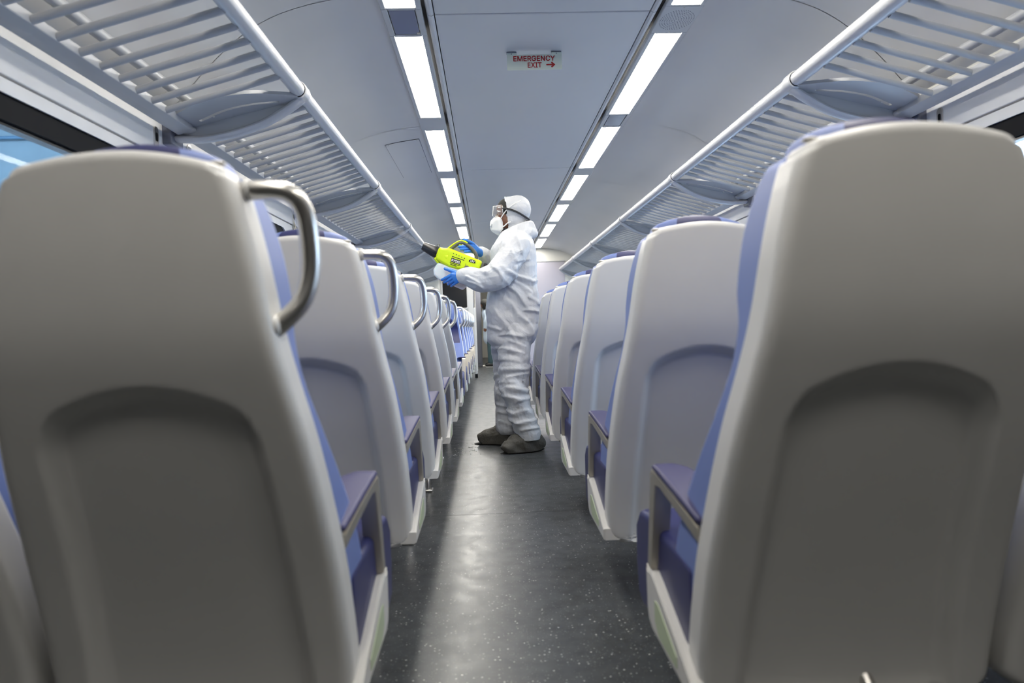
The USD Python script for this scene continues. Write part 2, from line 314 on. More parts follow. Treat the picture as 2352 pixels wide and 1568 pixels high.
# ---- lamp strips
LEN, GAP, LY = 1.2676, .2996, 3.328
SX = .660                        # strip centre from the middle
def strip_frame(s, y0, y1):
    xi, xo = CX+s*(SX-.112), CX+s*(SX+.108)
    return xi, xo
for s, side in ((-1, 'left'), (1, 'right')):
    dy = .0156 if s > 0 else 0
    first = None
    for k in range(-3, 6):
        y0 = LY+dy+k*(LEN+GAP); y1 = y0+LEN
        xa, xb = sorted((CX+s*(SX-.068), CX+s*(SX+.068)))        # diffuser
        fa, fb = sorted((CX+s*(SX-.093), CX+s*(SX+.093)))        # frame
        if k < -1:
            if k == -3: y0 = Y0+.03                       # a short panel ends the strip at the rear bulkhead
            L0 = y1-y0 if k == -3 else LEN
            o = thing('ceiling_light', None, 'ceiling light', f'ceiling lights of the {side} strip', loc=(0, y0, 0))
            obj('diffuser', rbox(xa, xb, 0, L0, ZC-.001, ZC+.014, .003), M_['lamp'], o)
            obj('frame_rail', rbox(fa, xa-.0005, -.012, L0+.012, ZC-.007, ZC+.02, .004), M_['frame'], o)
            obj('frame_rail', rbox(xb+.0005, fb, -.012, L0+.012, ZC-.007, ZC+.02, .004), M_['frame'], o)
            obj('end_rail', rbox(xa, xb, -.012, -.0005, ZC-.006, ZC+.02, .003), M_['frame'], o)
            obj('end_rail', rbox(xa, xb, L0+.0005, L0+.012, ZC-.006, ZC+.02, .003), M_['frame'], o)
            xs = CX+s*(SX-.062)
            for q in (.16, .62, 1.12):
                if q < L0: obj('screw', ball((xs, q, ZC-.0015), .0045, (1, 1, .5), 1), M_['nickel'], o)
            if k == -2: first = o
        else:
            o = clone(first, None, T(0, y0, 0))
        vis = k+1
        lab = {0: 'nearest, cut by the top edge', 1: 'second from the camera', 2: 'third from the camera', 3: 'fourth from the camera', 4: 'fifth from the camera', 5: 'sixth from the camera', 6: 'last, by the end wall'}
        if vis >= 0: l = f'white glowing light panel of the {side} ceiling strip, {lab[vis]}'
        else: l = {-1: f'white light panel of the {side} ceiling strip, just above the camera', -2: f'short white light panel of the {side} ceiling strip, behind the camera'}[vis]
        data(o, label=l)
        # plate filling the gap before this lamp
        g0, g1 = y0-GAP+.0125, y0-.0125
        special = (s < 0 and k == 0) or (s > 0 and k in (0, 1))
        if k == -3: continue
        if not special:
            p_ = thing('ceiling_cover_plate', f'plain grey cover plate on the {side} strip before the {ORD[vis-1] if vis > 0 else "rear"} gap light panel' , 'cover plate', f'plain cover plates of the {side} strip')
            if vis >= 1: data(p_, label=f'plain grey cover plate of the {side} light strip, between its {["nearest","second","third","fourth","fifth","sixth","last"][vis-1]} and next light panel')
            else: data(p_, label=f'plain grey cover plate of the {side} light strip, '+('overhead' if k == -1 else 'behind')+' the camera')
            obj('plate', rbox(fa, fb, g0, g1, ZC-.007, ZC+.02, .004), M_['frame'], p_)
            obj('screw', ball((CX+s*(SX-.06), g0+.02, ZC-.007), .005, (1, 1, .5), 1), M_['nickel'], p_)
        elif s > 0 and k == 0:
            p_ = thing('ceiling_speaker', 'grey square speaker grille with rings of small holes in the right light strip', 'speaker')
            obj('plate', rbox(fa, fb, g0, g1, ZC-.007, ZC+.02, .004), M_['frame'], p_)
            xc, yc = (fa+fb)/2, (g0+g1)/2; hs = []
            for ring in range(1, 8):
                n = 6*ring
                for j in range(n):
                    a = 2*math.pi*j/n; hs.append(cyl((xc+.0115*ring*math.cos(a), yc+.0145*ring*math.sin(a), ZC-.0078), (xc+.0115*ring*math.cos(a), yc+.0145*ring*math.sin(a), ZC-.006), .0026, 6))
            obj('grille_holes', cat(*hs), M_['grey'], p_, kind='stuff')
            obj('screw', ball((xc, g0+.012, ZC-.007), .004, (1, 1, .5), 1), M_['nickel'], p_)
            obj('screw', ball((xc, g1-.012, ZC-.007), .004, (1, 1, .5), 1), M_['nickel'], p_)
        else:
            p_ = thing('ceiling_cover_plate', 'smoky lavender glass square set in the left light strip near the top of the photo' if s < 0 else 'small bluish glass square set in the right light strip, beyond its long second panel', 'cover plate')
            obj('frame', cat(rbox(fa, xa+.004, g0, g1, ZC-.007, ZC+.02, .004), rbox(xb-.004, fb, g0, g1, ZC-.007, ZC+.02, .004), rbox(xa+.004, xb-.004, g0, g0+.012, ZC-.006, ZC+.02, .003), rbox(xa+.004, xb-.004, g1-.012, g1, ZC-.006, ZC+.02, .003)), M_['frame'], p_)
            obj('smoked_pane', rbox(xa+.007, xb-.007, g0+.015, g1-.015, ZC-.0045, ZC+.012, .004), M_['lavpanel'], p_)
            obj('latch', rbox(CX+s*(SX-.055)-.008, CX+s*(SX-.055)+.008, g1-.035, g1-.018, ZC-.008, ZC, .003), M_['nickel'], p_)
    # dark air slot between strip and panel, and the shadow gap to the cove
    xs0, xs1 = sorted((CX+s*(SX-.108), PXL-.03 if s < 0 else PXR+.03))
    obj('air_slot', cat(box(xs0-.02, xs1+.02, Y0, YE, ZC+.045, ZC+.055)), M_['darkgap'], ce, smooth=False)
    g0, g1 = sorted((CX+s*(SX-.13), CX+s*(.78)))
    obj('strip_backing', box(g0, g1, Y0, YE, ZC+.03, ZC+.04), M_['darkgap'], ce, smooth=False)

# ---- walls with window openings
WTOP, WSILL = 1.59, .62
for s, side in ((-1, 'left'), (1, 'right')):
    w = thing('wall_'+side, kind='structure')
    x_in = CX+s*WX
    wn = 0
    for a, b in zip(bays[:-1], bays[1:]):
        big = b-a > 1.5 and a > 0
        pl = sbox(a+.0015, .0, b-.0015, 1.636)
        if big:
            hole = rrect(a+.235, WSILL, b-.235, WTOP, .11, 8)
            pl = pl.difference(hole)
        xa, xb = sorted((x_in, x_in+s*.05))
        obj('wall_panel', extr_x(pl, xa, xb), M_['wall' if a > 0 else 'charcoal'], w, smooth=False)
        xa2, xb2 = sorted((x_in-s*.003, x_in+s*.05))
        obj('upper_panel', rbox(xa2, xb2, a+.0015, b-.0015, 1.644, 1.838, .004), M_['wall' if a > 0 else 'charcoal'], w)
        if big:
            wd = thing(f'window_{len([1 for k in _used if k[0]=="/World" and k[1].startswith("window_")])+1}', kind='structure')
            ring = rrect(a+.232, WSILL-.003, b-.232, WTOP+.003, .112, 8).difference(rrect(a+.30, WSILL+.07, b-.30, WTOP-.075, .06, 8))
            xa, xb = sorted((x_in+s*.004, x_in+s*.045))
            obj('window_frame', extr_x(ring, xa, xb), M_['black'], wd, smooth=False)
            ring2 = rrect(a+.212, WSILL-.022, b-.212, WTOP+.022, .125, 8).difference(rrect(a+.234, WSILL, b-.234, WTOP, .11, 8))
            xa, xb = sorted((x_in-s*.006, x_in+s*.004))
            obj('window_surround', extr_x(ring2, xa, xb), M_['wall'], wd, smooth=False)
            ring3 = rrect(a+.298, WSILL+.068, b-.298, WTOP-.073, .06, 8).difference(rrect(a+.312, WSILL+.082, b-.312, WTOP-.087, .05, 8))
            xa, xb = sorted((x_in+s*.016, x_in+s*.05))
            obj('gasket', extr_x(ring3, xa, xb), M_['blackgloss'], wd, smooth=False)
            xa, xb = sorted((x_in+s*.034, x_in+s*.038))
            obj('pane', extr_x(rrect(a+.30, WSILL+.07, b-.30, WTOP-.075, .05, 6), xa, xb), M_['pane'], wd, smooth=False)
    # cream rail under the cove, and outer skin that closes the joints
    xa, xb = sorted((x_in-s*.010, x_in+s*.05))
    obj('cream_rail', rbox(xa, xb, Y0, YE, 1.840, 1.862, .006), M_['trim'], w)
    xa, xb = sorted((x_in+s*.052, x_in+s*.056))
    sk = sbox(Y0, 0, YE, 1.95)
    for a, b in zip(bays[:-1], bays[1:]):
        if b-a > 1.5 and a > 0: sk = sk.difference(rrect(a+.235, WSILL, b-.235, WTOP, .11, 4))
    obj('outer_skin', extr_x(sk, xa, xb), M_['darkgap'], w, smooth=False)

# ---- end walls
DX0, DX1, DZ = -.287, .42, 2.08
e = thing('wall_end', kind='structure')
pl = sbox(CX-WX-.05, 0, CX+WX+.05, 2.5).difference(sbox(DX0, -.1, DX1, DZ)).difference(rrect(-.875, 1.235, -.39, 2.06, .02))
XZ = axes((0, YE+.08, 0), (1, 0, 0), (0, 0, 1))
obj('bulkhead', extr(pl, .08, XZ), M_['trim'], e, smooth=False)
obj('bulkhead_panel', rbox(.55, 1.50, YE-.012, YE+.01, .06, 2.075, .006), M_['endwall'], e, label='lavender laminate panel of the far bulkhead')
obj('bulkhead_panel', rbox(-1.30, -.93, YE-.012, YE+.01, .06, 2.04, .006), M_['trim'], e)
obj('panel_cap', rbox(.53, 1.52, YE-.02, YE, 2.08, 2.098, .005), M_['frame'], e)
obj('door_jamb', rbox(DX0-.105, DX0, YE-.025, YE+.09, 0, DZ, .006), M_['whiteplast'], e)
obj('door_jamb', rbox(DX1, DX1+.10, YE-.025, YE+.09, 0, DZ, .006), M_['whiteplast'], e)
wd = thing('window_end', kind='structure')
obj('window_frame', extr(rrect(-.89, 1.225, -.385, 2.07, .03).difference(rrect(-.868, 1.247, -.405, 2.05, .02)), .03, axes((0, YE+.01, 0), (1, 0, 0), (0, 0, 1))), M_['whiteplast'], wd, smooth=False)
obj('pane', box(-.872, -.40, YE+.02, YE+.04, 1.24, 2.055), M_['blackgloss'], wd, smooth=False)
r_ = thing('wall_rear', kind='structure')
obj('bulkhead', box(CX-WX-.05, CX+WX+.05, Y0-.06, Y0, 0, 2.5), M_['charcoal'], r_, smooth=False)
# vestibule beyond the doorway
for nm, m, q in (('wall_vestibule_left', box(CX-WX-.05, CX-WX+.0, YE+.1, YV, 0, 2.5), 'wall'), ('wall_vestibule_right', box(CX+WX, CX+WX+.05, YE+.1, YV, 0, 2.5), 'wall'), ('wall_vestibule_far', box(CX-WX, CX+WX, YV-.05, YV, 0, 2.5), 'trim'), ('ceiling_vestibule', box(CX-WX, CX+WX, YE+.1, YV, 2.3, 2.34), 'ceil')):
    obj(nm, m, M_[q], smooth=False, kind='structure')
t = thing('locker', 'dark grey locker panel beyond the doorway, left of the far person', 'locker')
obj('locker_body', rbox(-.62, -.165, 14.2, 14.8, .0, 2.28, .01), M_['grey'], t)
obj('locker_door', rbox(-.60, -.185, 14.19, 14.21, .08, 2.2, .004), M_['grey'], t)
t = thing('threshold_strip', 'pale metal threshold strip on the floor beyond the doorway', 'threshold')
obj('tread', rbox(-.165, .5, 14.2, 14.32, 0, .028, .006), M_['steel'], t)
obj('tread_ribs', cat(*[rbox(-.16, .495, 14.21+.018*i, 14.216+.018*i, .02, .031, .002) for i in range(6)]), M_['steel'], t)
t = thing('vestibule_light', 'white light panel in the ceiling of the vestibule beyond the doorway', 'ceiling light')
obj('diffuser', rbox(-.3, .9, 13.4, 14.0, 2.285, 2.299, .004), M_['lamp'], t)
obj('frame', extr(sbox(-.33, 13.37, .93, 14.03).difference(sbox(-.3, 13.4, .9, 14.0)), .02, T(0, 0, 2.28)), M_['frame'], t, smooth=False)

# ------------------------------------------------------------------ luggage racks
def rack_bay(s):
    """one bay, from its bracket at y=0 back towards the camera to y=-BAY; x grows towards the wall, before mirroring"""
    tx, tz = 1.100, 1.925                     # tube
    rx, rz = 1.575, 1.770                     # rear ends of the slats
    parts = []
    y1, y0 = -.035, -BAY+.035
    parts.append(('front_tube', cyl((tx, y0, tz), (tx, y1, tz), .0315, 24), 'racktube'))
    n = 15
    for i in range(n):
        y = -BAY+.115+i*.1095
        path = [(tx+.012, y, tz-.026), (rx, y, rz)]
        parts.append(('slat', tube(path, .0125, 12), 'rackmetal'))
    # rear channel carrying the slats
    pr = Polygon([(rx-.012, rz-.006), (rx+.02, rz-.016), (rx+.045, rz-.022), (rx+.05, rz-.006), (rx+.045, rz+.012), (rx-.012, rz+.020)]).buffer(.004)
    parts.append(('rear_rail', extr(pr, BAY-.05, axes((0, -.025, 0), (1, 0, 0), (0, 0, 1))), 'rackmetal'))
    parts.append(('rear_rod', cyl((rx-.02, y0, rz+.105), (rx-.02, y1, rz+.105), .019, 14), 'rackmetal'))
    # bracket: collar ring, plate with slot, curved arm, web and wall mount
    col = tube([(tx, -.034, tz), (tx, -.030, tz), (tx, .030, tz), (tx, .034, tz)], [.033, .0385, .0385, .033], 24)
    parts.append(('collar', col, 'racktube'))
    parts.append(('collar_gap', cyl((tx, -.0385, tz), (tx, -.034, tz), .0335, 24), 'black'))
    L = math.hypot(rx-tx+.06, tz-.03-rz); ax = np.array([(rx-tx+.06)/L, 0, (rz-tz+.03)/L])
    top = [(0.0, .03), (0, -.05), (.06, -.085)]
    up = LineString([(.05, -.10), (.15, -.185), (.27, -.225), (.39, -.21), (L, -.13)])
    ups = spline(np.array(up.coords), 5)
    poly = Polygon([(0, .02), (0, -.05)] + [tuple(p) for p in ups] + [(L, .02)])
    sl = LineString(spline(np.array([(.09, -.040), (.19, -.082), (.30, -.090), (.42, -.050)]), 5)).buffer(.0095)
    poly = poly.difference(sl)
    pm = extr(poly, .014, axes((tx, 0, tz-.034), ax, (0, 1, 0)))
    parts.append(('bracket_plate', pm, 'rackmetal'))
    arm = spline(np.array([(tx-.004, .004, tz-.03), (tx+.06, .004, tz-.075), (tx+.17, .004, tz-.135), (tx+.30, .004, tz-.175), (tx+.43, .004, tz-.195), (1.665, .004, tz-.190)]), 5)
    parts.append(('arm', tube(arm, .027, 12, flat=((0, 0, 1), .55)), 'racktube'))
    web = Polygon([(p[0], p[2]) for p in arm[3:]] + [(1.66, tz-.155), (tx+.10, tz-.055)]).buffer(0)
    hole = LineString([(tx+.17, tz-.095), (tx+.27, tz-.128), (tx+.36, tz-.150)]).buffer(.015)
    parts.append(('web', extr(web, .012, axes((0, .010, 0), (1, 0, 0), (0, 0, 1))), 'rackmetal'))
    parts.append(('wall_mount', rbox(1.640, 1.688, -.045, .065, tz-.225, tz-.120, .008), 'grey'))
    parts.append(('end_cap', ball((rx+.012, -.01, rz), .034, (1.0, .9, .55), 2), 'rackmetal'))
    parts.append(('screw', ball((rx-.15, -.125, tz-.03-(rx-.15-tx)*.30-.012), .005, (1, 1, .6), 1), 'steel'))
    if s < 0: parts = [(n_, mirx(m), q) for n_, m, q in parts]
    return parts
RACKW = ['nearest, over the first seats', 'second', 'third', 'fourth', 'fifth', 'last, at the end wall']
for s, side in ((-1, 'left'), (1, 'right')):
    o = None
    for k in range(6):
        y = BAY0+BAY*k
        lab = f'pale grey slatted luggage rack bay on the {side} wall, ' + (RACKW[k] if k in (0, 5) else RACKW[k]+' from the camera')
        if o is None:
            o = thing('luggage_rack', lab, 'luggage rack', f'luggage rack bays on the {side} wall')
            for n_, m, q in rack_bay(s): obj(n_, m, M_[q], o, smooth=40)
            place(o, T(CX, y, 0))
        else:
            clone(o, lab, T(CX, y, 0))

# coat hooks on the piers
def hook(s, y, z, label):
    x = CX+s*(WX-.003)
    o = thing('coat_hook', label, 'coat hook', 'coat hooks on the window piers')
    pl = rrect(y-.017, z-.075, y+.017, z+.075, .0165, 6)
    a, b = sorted((x-s*.006, x)); obj('back_plate', extr_x(pl, a, b), M_['steel'], o, smooth=False)
    a, b = sorted((x-s*.0075, x-s*.005)); obj('slot', extr_x(rrect(y-.008, z+.012, y+.008, z+.05, .0078, 5), a, b), M_['black'], o, smooth=False)
    obj('prong', tube(spline([(x-s*.004, y, z-.005), (x-s*.012, y, z-.035), (x-s*.016, y, z-.06), (x-s*.026, y, z-.062), (x-s*.028, y, z-.045)], 4), .0055, 8), M_['nickel'], o)
hook(-1, 2.815, 1.682, 'steel coat hook plate on the left wall above the nearest left seat')
hook(-1, 3.12, 1.69, 'small steel coat hook peeking over the nearest left seat, right of the other')
hook(-1, 4.745, 1.67, 'steel coat hook on the left wall seen through the nearest grab handle')
hook(1, 2.785, 1.675, 'steel coat hook plate on the right wall above the nearest right seat')

# exit sign under the ceiling
sg = thing('exit_sign', 'pale green hanging sign with red letters EMERGENCY EXIT and an arrow', 'sign')
SY = 3.55
sp = rrect(.146, 2.245, .443, 2.326, .006).union(rrect(.146, 2.31, .200, 2.338, .004)).union(rrect(.388, 2.31, .443, 2.338, .004))
obj('plate', extr(sp, .004, axes((0, SY+.002, 0), (1, 0, 0), (0, 0, 1))), M_['sign'], sg, smooth=False)
for x in (.172, .414):
    obj('tab_screw', ball((x, SY-.002, 2.331), .003, (1, .5, 1), 1), M_['grey'], sg)
    obj('tab_foot', rbox(x-.027, x+.027, SY-.003, SY+.02, 2.336, 2.342, .0015), M_['grey'], sg)
TX = lambda x, z: axes((x, SY-.002, z), (1, 0, 0), (0, 0, 1))
obj('lettering', flat_text('EMERGENCY', .0262, TX(.181, 2.292), width=.224), M_['red'], sg, smooth=False, label='red word EMERGENCY')
obj('lettering', flat_text('EXIT', .0262, TX(.257, 2.257), width=.076), M_['red'], sg, smooth=False, label='red word EXIT')
arrow = LineString([(.358, 2.2705), (.400, 2.2705)]).buffer(.0038, cap_style='flat').union(LineString([(.386, 2.2835), (.4005, 2.2705), (.386, 2.2575)]).buffer(.0042, join_style='mitre', cap_style='flat'))
obj('arrow', extr(arrow, .0012, axes((0, SY-.002, 0), (1, 0, 0), (0, 0, 1))), M_['red'], sg, smooth=False)

# ------------------------------------------------------------------ seats
ZB, ZT = .225, 1.092
YBZ = np.array([(.20, .004), (.225, .0), (.30, -.012), (.40, -.036), (.50, -.066), (.60, -.101), (.70, -.137), (.80, -.172), (.85, -.187), (.90, -.196), (1.0, -.204), (1.1, -.206), (1.2, -.206)])
WZ = np.array([(.20, .250), (.30, .251), (.45, .248), (.60, .238), (.70, .228), (.80, .212), (.876, .200), (.97, .186), (1.05, .169), (1.10, .155), (1.13, .150)])
from scipy.interpolate import PchipInterpolator
yb = PchipInterpolator(YBZ[:, 0], YBZ[:, 1]); wz = PchipInterpolator(WZ[:, 0], WZ[:, 1])
SAG = .022
def sag(z, x, w): return SAG*sstep((z-.80)/.30)*(1-(x/np.maximum(w, .01))**2)
def corner(z, zt, zb, R, Rb):
    a = np.clip((z-(zt-R))/R, 0, 1); b = np.clip(((zb+Rb)-z)/Rb, 0, 1)
    return R*(1-np.sqrt(1-a*a))*.9 + Rb*(1-np.sqrt(1-b*b))
def arch_depth(x, z):
    hw = np.interp(z, [.2, .70, .80], [.186, .158, .150])
    ztop = .795-.050*(x/.155)**2 - .03*np.clip((np.abs(x)-.125)/.03, 0, 1)**2
    d1 = hw-np.abs(x); d2 = (ztop-z)
    k = .012; h = np.clip(.5+.5*(d2-d1)/k, 0, 1); d = d2*(1-h)+d1*h-k*h*(1-h)
    return .030*sstep((d+.005)/.024)
def section(hw, D, rb, rf, nb=56, nf=10, na=6):
    """ring: back face (d=0) left to right, right side, front face right to left"""
    pts = []
    xs = np.linspace(-hw+rb, hw-rb, nb); pts += [(x, 0) for x in xs]
    for a in np.linspace(-90, 0, na)[1:]: pts.append((hw-rb+rb*math.cos(math.radians(a)), rb+rb*math.sin(math.radians(a))))
    for a in np.linspace(0, 90, na): pts.append((hw-rf+rf*math.cos(math.radians(a)), D-rf+rf*math.sin(math.radians(a))))
    xs = np.linspace(hw-rf, -hw+rf, nf)[1:-1]; pts += [(x, D) for x in xs]
    for a in np.linspace(90, 180, na): pts.append((-hw+rf+rf*math.cos(math.radians(a)), D-rf+rf*math.sin(math.radians(a))))
    for a in np.linspace(180, 270, na)[:-1]: pts.append((-hw+rb+rb*math.cos(math.radians(a)), rb+rb*math.sin(math.radians(a))))
    return np.array(pts)
def shell_mesh():
    D = .078; rings = []; re = .016
    def ring(z, inset, up):
        hw = float(wz(z)) - corner(z, ZT, ZB, .010, .030) - inset
        s_ = section(hw, D-2*inset, .022-inset*.5, .012-inset*.3)
        x = s_[:, 0]; d = s_[:, 1]+inset
        dep = arch_depth(x, np.full(len(x), z))*np.where(d < .006+inset, 1, 0) if inset < .004 else 0*x
        zz = z+up+sag(z, x, hw)
        return np.stack([x, float(yb(z))+d+dep, zz], 1)
    for ph in np.linspace(90, 0, 5)[:-1]: rings.append(ring(ZB, re*(1-math.cos(math.radians(ph))), -re*math.sin(math.radians(ph))*.8))
    zs = np.r_[np.linspace(ZB, ZB+.03, 6), np.linspace(ZB+.03, .66, 26)[1:], np.linspace(.66, .82, 24)[1:], np.linspace(.82, ZT-.045, 12)[1:], np.linspace(ZT-.045, ZT, 12)[1:]]
    for z in zs: rings.append(ring(z, 0, 0))
    for ph in np.linspace(0, 90, 6)[1:]: rings.append(ring(ZT, re*(1-math.cos(math.radians(ph))), re*math.sin(math.radians(ph))))
    return loft(rings)
TZ = np.array([(.27, .095), (.33, .125), (.42, .142), (.52, .132), (.62, .100), (.72, .060), (.80, .044), (.85, .052), (.92, .088), (1.0, .098), (1.06, .086), (1.12, .055)])
tz_ = PchipInterpolator(TZ[:, 0], TZ[:, 1])
CB, CT = .275, 1.112
def cushion_ring(z, inset, up):
    hw = float(wz(z))-.004 - corner(z, CT, CB, .03, .02)*.9 - inset
    D = .012+float(tz_(z))-2*inset
    s_ = section(hw, D, .008, float(np.interp(z, [.6, .85], [.035, .022])), nb=14, nf=34)
    x = s_[:, 0]
    return np.stack([x, float(yb(z))+.066+inset+s_[:, 1], z+up+sag(z, x, hw)], 1)
def back_cushion():
    rings = []; re = .022
    for ph in np.linspace(90, 0, 4)[:-1]: rings.append(cushion_ring(CB, re*(1-math.cos(math.radians(ph))), -re*math.sin(math.radians(ph))))
    for z in np.linspace(CB, CT, 64): rings.append(cushion_ring(z, 0, 0))
    for ph in np.linspace(0, 90, 6)[1:]: rings.append(cushion_ring(CT, re*(1-math.cos(math.radians(ph))), re*math.sin(math.radians(ph))*1.1))
    return loft(rings)
def split_cushion():
    """the navy panel stitched over the middle of the headrest: those faces of the cushion become a part of their own"""
    m = back_cushion(); c = m.triangles_center; z = c[:, 2]; x = np.abs(c[:, 0])
    dd = c[:, 1]-yb(np.clip(z, .2, 1.2))
    lim = np.minimum(np.interp(z, [.715, .72, .915, .935, 1.0, 1.2], [0, .30, .30, .14, .062, .062]), wz(np.clip(z, .2, 1.13))-.022)
    on = (x < lim) & (dd > .074) | ((x < .060) & (z > CT))
    nr = len(section(.2, .1, .008, .02, nb=14, nf=34)); nb_ = (len(m.faces)-2*nr)//(2*nr)
    q = on[:nb_*2*nr].reshape(nb_, 2, nr); q[:] = (q[:, :1] | q[:, 1:]); on[:nb_*2*nr] = q.reshape(-1)
    a = tm(m.vertices, m.faces[~on]); b = tm(m.vertices, m.faces[on])
    for q in (a, b): q.remove_unreferenced_vertices()
    return a, b
def seat_parts(aisle, handle):
    """local frame: x across (aisle at +x), y forward from the foot of the shell, z up"""
    ca, cb = split_cushion()
    P = [('shell', shell_mesh(), 'shell', []), ('back_cushion', ca, 'blue', []), ('headrest_panel', cb, 'navy', [])]
    c = [(.05, .30), (.05, .425), (.20, .415), (.36, .424), (.43, .416), (.462, .385), (.466, .30), (.455, .235), (.42, .222)]
    P.append(('seat_cushion', hullpts([(x, y+.004, z) for y, z in c for x in (-.232, .232)], .016, 12), 'navy', []))
    # label strip on the crown
    xs = np.linspace(.004, .140, 12)
    rings = []
    for x in xs:
        z = ZT+.0165+float(sag(ZT, np.array([x]), np.array([.16]))[0])-.0035
        y = float(yb(ZT))+.030
        rings.append(np.array([(x, y-.009, z-.0045), (x, y+.009, z+.001), (x, y+.009, z+.003), (x, y-.009, z-.002)]))
    P.append(('number_strip', loft(rings), 'nickel', []))
    for x in (.012, .130):
        z = ZT+.0165+float(sag(ZT, np.array([x]), np.array([.16]))[0])-.002
        P.append(('strip_end', ball((x, float(yb(ZT))+.030, z-.001), .011, (1.1, .75, .35), 2), 'whiteplast', []))
    if aisle:
        fr = Polygon([(.002, .523), (.10, .544), (.21, .564), (.250, .568), (.261, .560), (.306, .352), (.272, .352), (.226, .538), (.205, .540), (.10, .518), (.002, .494)])
        splay = lambda m: (m.vertices.__setitem__((slice(None), 0), m.vertices[:, 0]-.016*np.clip(1-m.vertices[:, 1]/.25, 0, 1)*(m.vertices[:, 2] > .45)), m)[1]
        P.append(('arm_frame', splay(bev_x(fr, .226, .262, .003)), 'nickel', []))
        pad = hullpts([(x, y, z) for x, y, z in ((.258, .006, .534), (.258, .10, .553), (.258, .20, .570), (.258, .236, .574), (.222, .240, .574), (.203, .215, .572), (.192, .17, .566), (.186, .10, .553), (.186, .006, .534))], .0065, 10)
        P.append(('arm_pad', splay(pad), 'pad', []))
        bx = Polygon([(.0, .226), (.265, .228), (.293, .240), (.304, .262), (.308, .356), (.294, .346), (.262, .352), (.232, .343), (.055, .284), (.0, .26)])
        P.append(('end_box', bev_x(bx, .212, .2655, .005), 'whiteplast', []))
        gp = Polygon([(.085, .245), (.205, .243), (.232, .262), (.232, .300), (.21, .302), (.085, .262)]).buffer(.003)
        P.append(('glow_label', extr_x(gp, .262, .2668), 'glow', []))
    if handle:
        path = spline(np.array([(.140, -.166, 1.048), (.180, -.166, 1.050), (.222, -.162, 1.046), (.241, -.152, 1.022), (.246, -.145, .975), (.244, -.142, .930), (.234, -.146, .894), (.212, -.154, .866), (.178, -.160, .838)]), 6)
        path[:, 2] += .026
        P.append(('grab_handle', tube(path, .0142, 18), 'steel', []))
        P.append(('handle_boss', ball((.168, -.168, 1.076), .0158, (.6, 1, 1), 2), 'shell', []))
        P.append(('handle_boss', ball((.198, -.162, .881), .0158, (.6, 1, 1), 2), 'shell', []))
    return P
def bench(name, label, group, s, n, handle):
    o = thing(name, label, 'seat', group)
    for i in range(n):
        for nm, m, q, _ in seat_parts(i == 0, handle and i == 0):
            m = m.copy(); m.vertices[:, 0] -= .528*i
            if s < 0: m = mirx(m)
            obj(nm, m, M_[q], o, smooth=50)
    # base frame and legs
    x0 = -.528*(n-1)-.20
    ms = [('base_beam', rbox(x0, .20, .06, .11, .235, .29, .01), 'nickel'), ('base_beam', rbox(x0, .20, .36, .40, .20, .235, .01), 'nickel')]
    for x in (.150 if s > 0 else -.05, x0+.10):
        ms.append(('leg', tube([(x, -.14, 0.010), (x, -.13, .10), (x, .06, .262)], .0125, 12), 'steel'))
        ms.append(('foot_plate', rbox(x-.024, x+.024, -.17, -.11, 0, .012, .004), 'steel'))
    for nm, m, q in ms: obj(nm, mirx(m) if s < 0 else m, M_[q], o)
    return o
LX, RX, PITCH_ = -.505, .583, .84
LY1, RY1 = 1.117, 1.069
W = {0: 'beside the camera, behind the nearest row', 1: 'nearest to the camera', 2: 'second from the camera', 3: 'third from the camera', 4: 'fourth from the camera', 5: 'fifth from the camera', 6: 'sixth from the camera', 7: 'seventh from the camera'}
lb = lambda side, k, h: f'pale grey seat back {side} of the aisle{h}, {W[k]}'
left = None
for k in (1, 2, 3, 4, 5, 6):
    lab = lb('left', k, ', with steel grab handle'); Mx = T(LX, LY1+PITCH_*(k-1), 0)
    if left is None: left = bench('train_seat', lab, 'seats left of the aisle facing away', 1, 2, True); place(left, Mx)
    else: clone(left, lab, Mx)
right = None
for k in (1, 2, 3, 4, 5, 6):
    lab = lb('right', k, ' without grab handle'); Mx = T(RX, RY1+PITCH_*(k-1), 0)
    if right is None: right = bench('train_seat', lab, 'seats right of the aisle facing away', -1, 3, False); place(right, Mx)
    else: clone(right, lab, Mx)
facing = None
FW = ['nearest one facing the camera', 'second one facing the camera', 'third one facing the camera', 'fourth one facing the camera', 'fifth one facing the camera', 'just before the white post', 'just past the white post']
for k in range(7):
    lab = f'blue and navy front of a left-hand seat, {FW[k]}'
    Mx = T(LX, 6.72+PITCH_*k, 0) @ RZ(math.pi)
    if facing is None: facing = bench('train_seat', lab, 'seats left of the aisle facing the camera', -1, 2, True); place(facing, Mx)
    else: clone(facing, lab, Mx)

# post at the last facing seats
o = thing('partition_post', 'slim white post at the aisle among the far left seats', 'post')
obj('post', rbox(-.262, -.222, 11.18, 11.22, .05, 1.20, .006), M_['whiteplast'], o)
obj('post_foot', rbox(-.266, -.218, 11.176, 11.224, 0, .07, .006), M_['black'], o)
o = thing('stanchion_pole', 'thin white floor to ceiling pole in the doorway beyond the left seats', 'pole')
obj('pole', cyl((-.262, 13.0, 0), (-.262, 13.0, 2.295), .017, 14), M_['whiteplast'], o)
obj('clamp', rbox(-.32, -.20, 12.97, 13.03, 1.685, 1.735, .006), M_['whiteplast'], o)

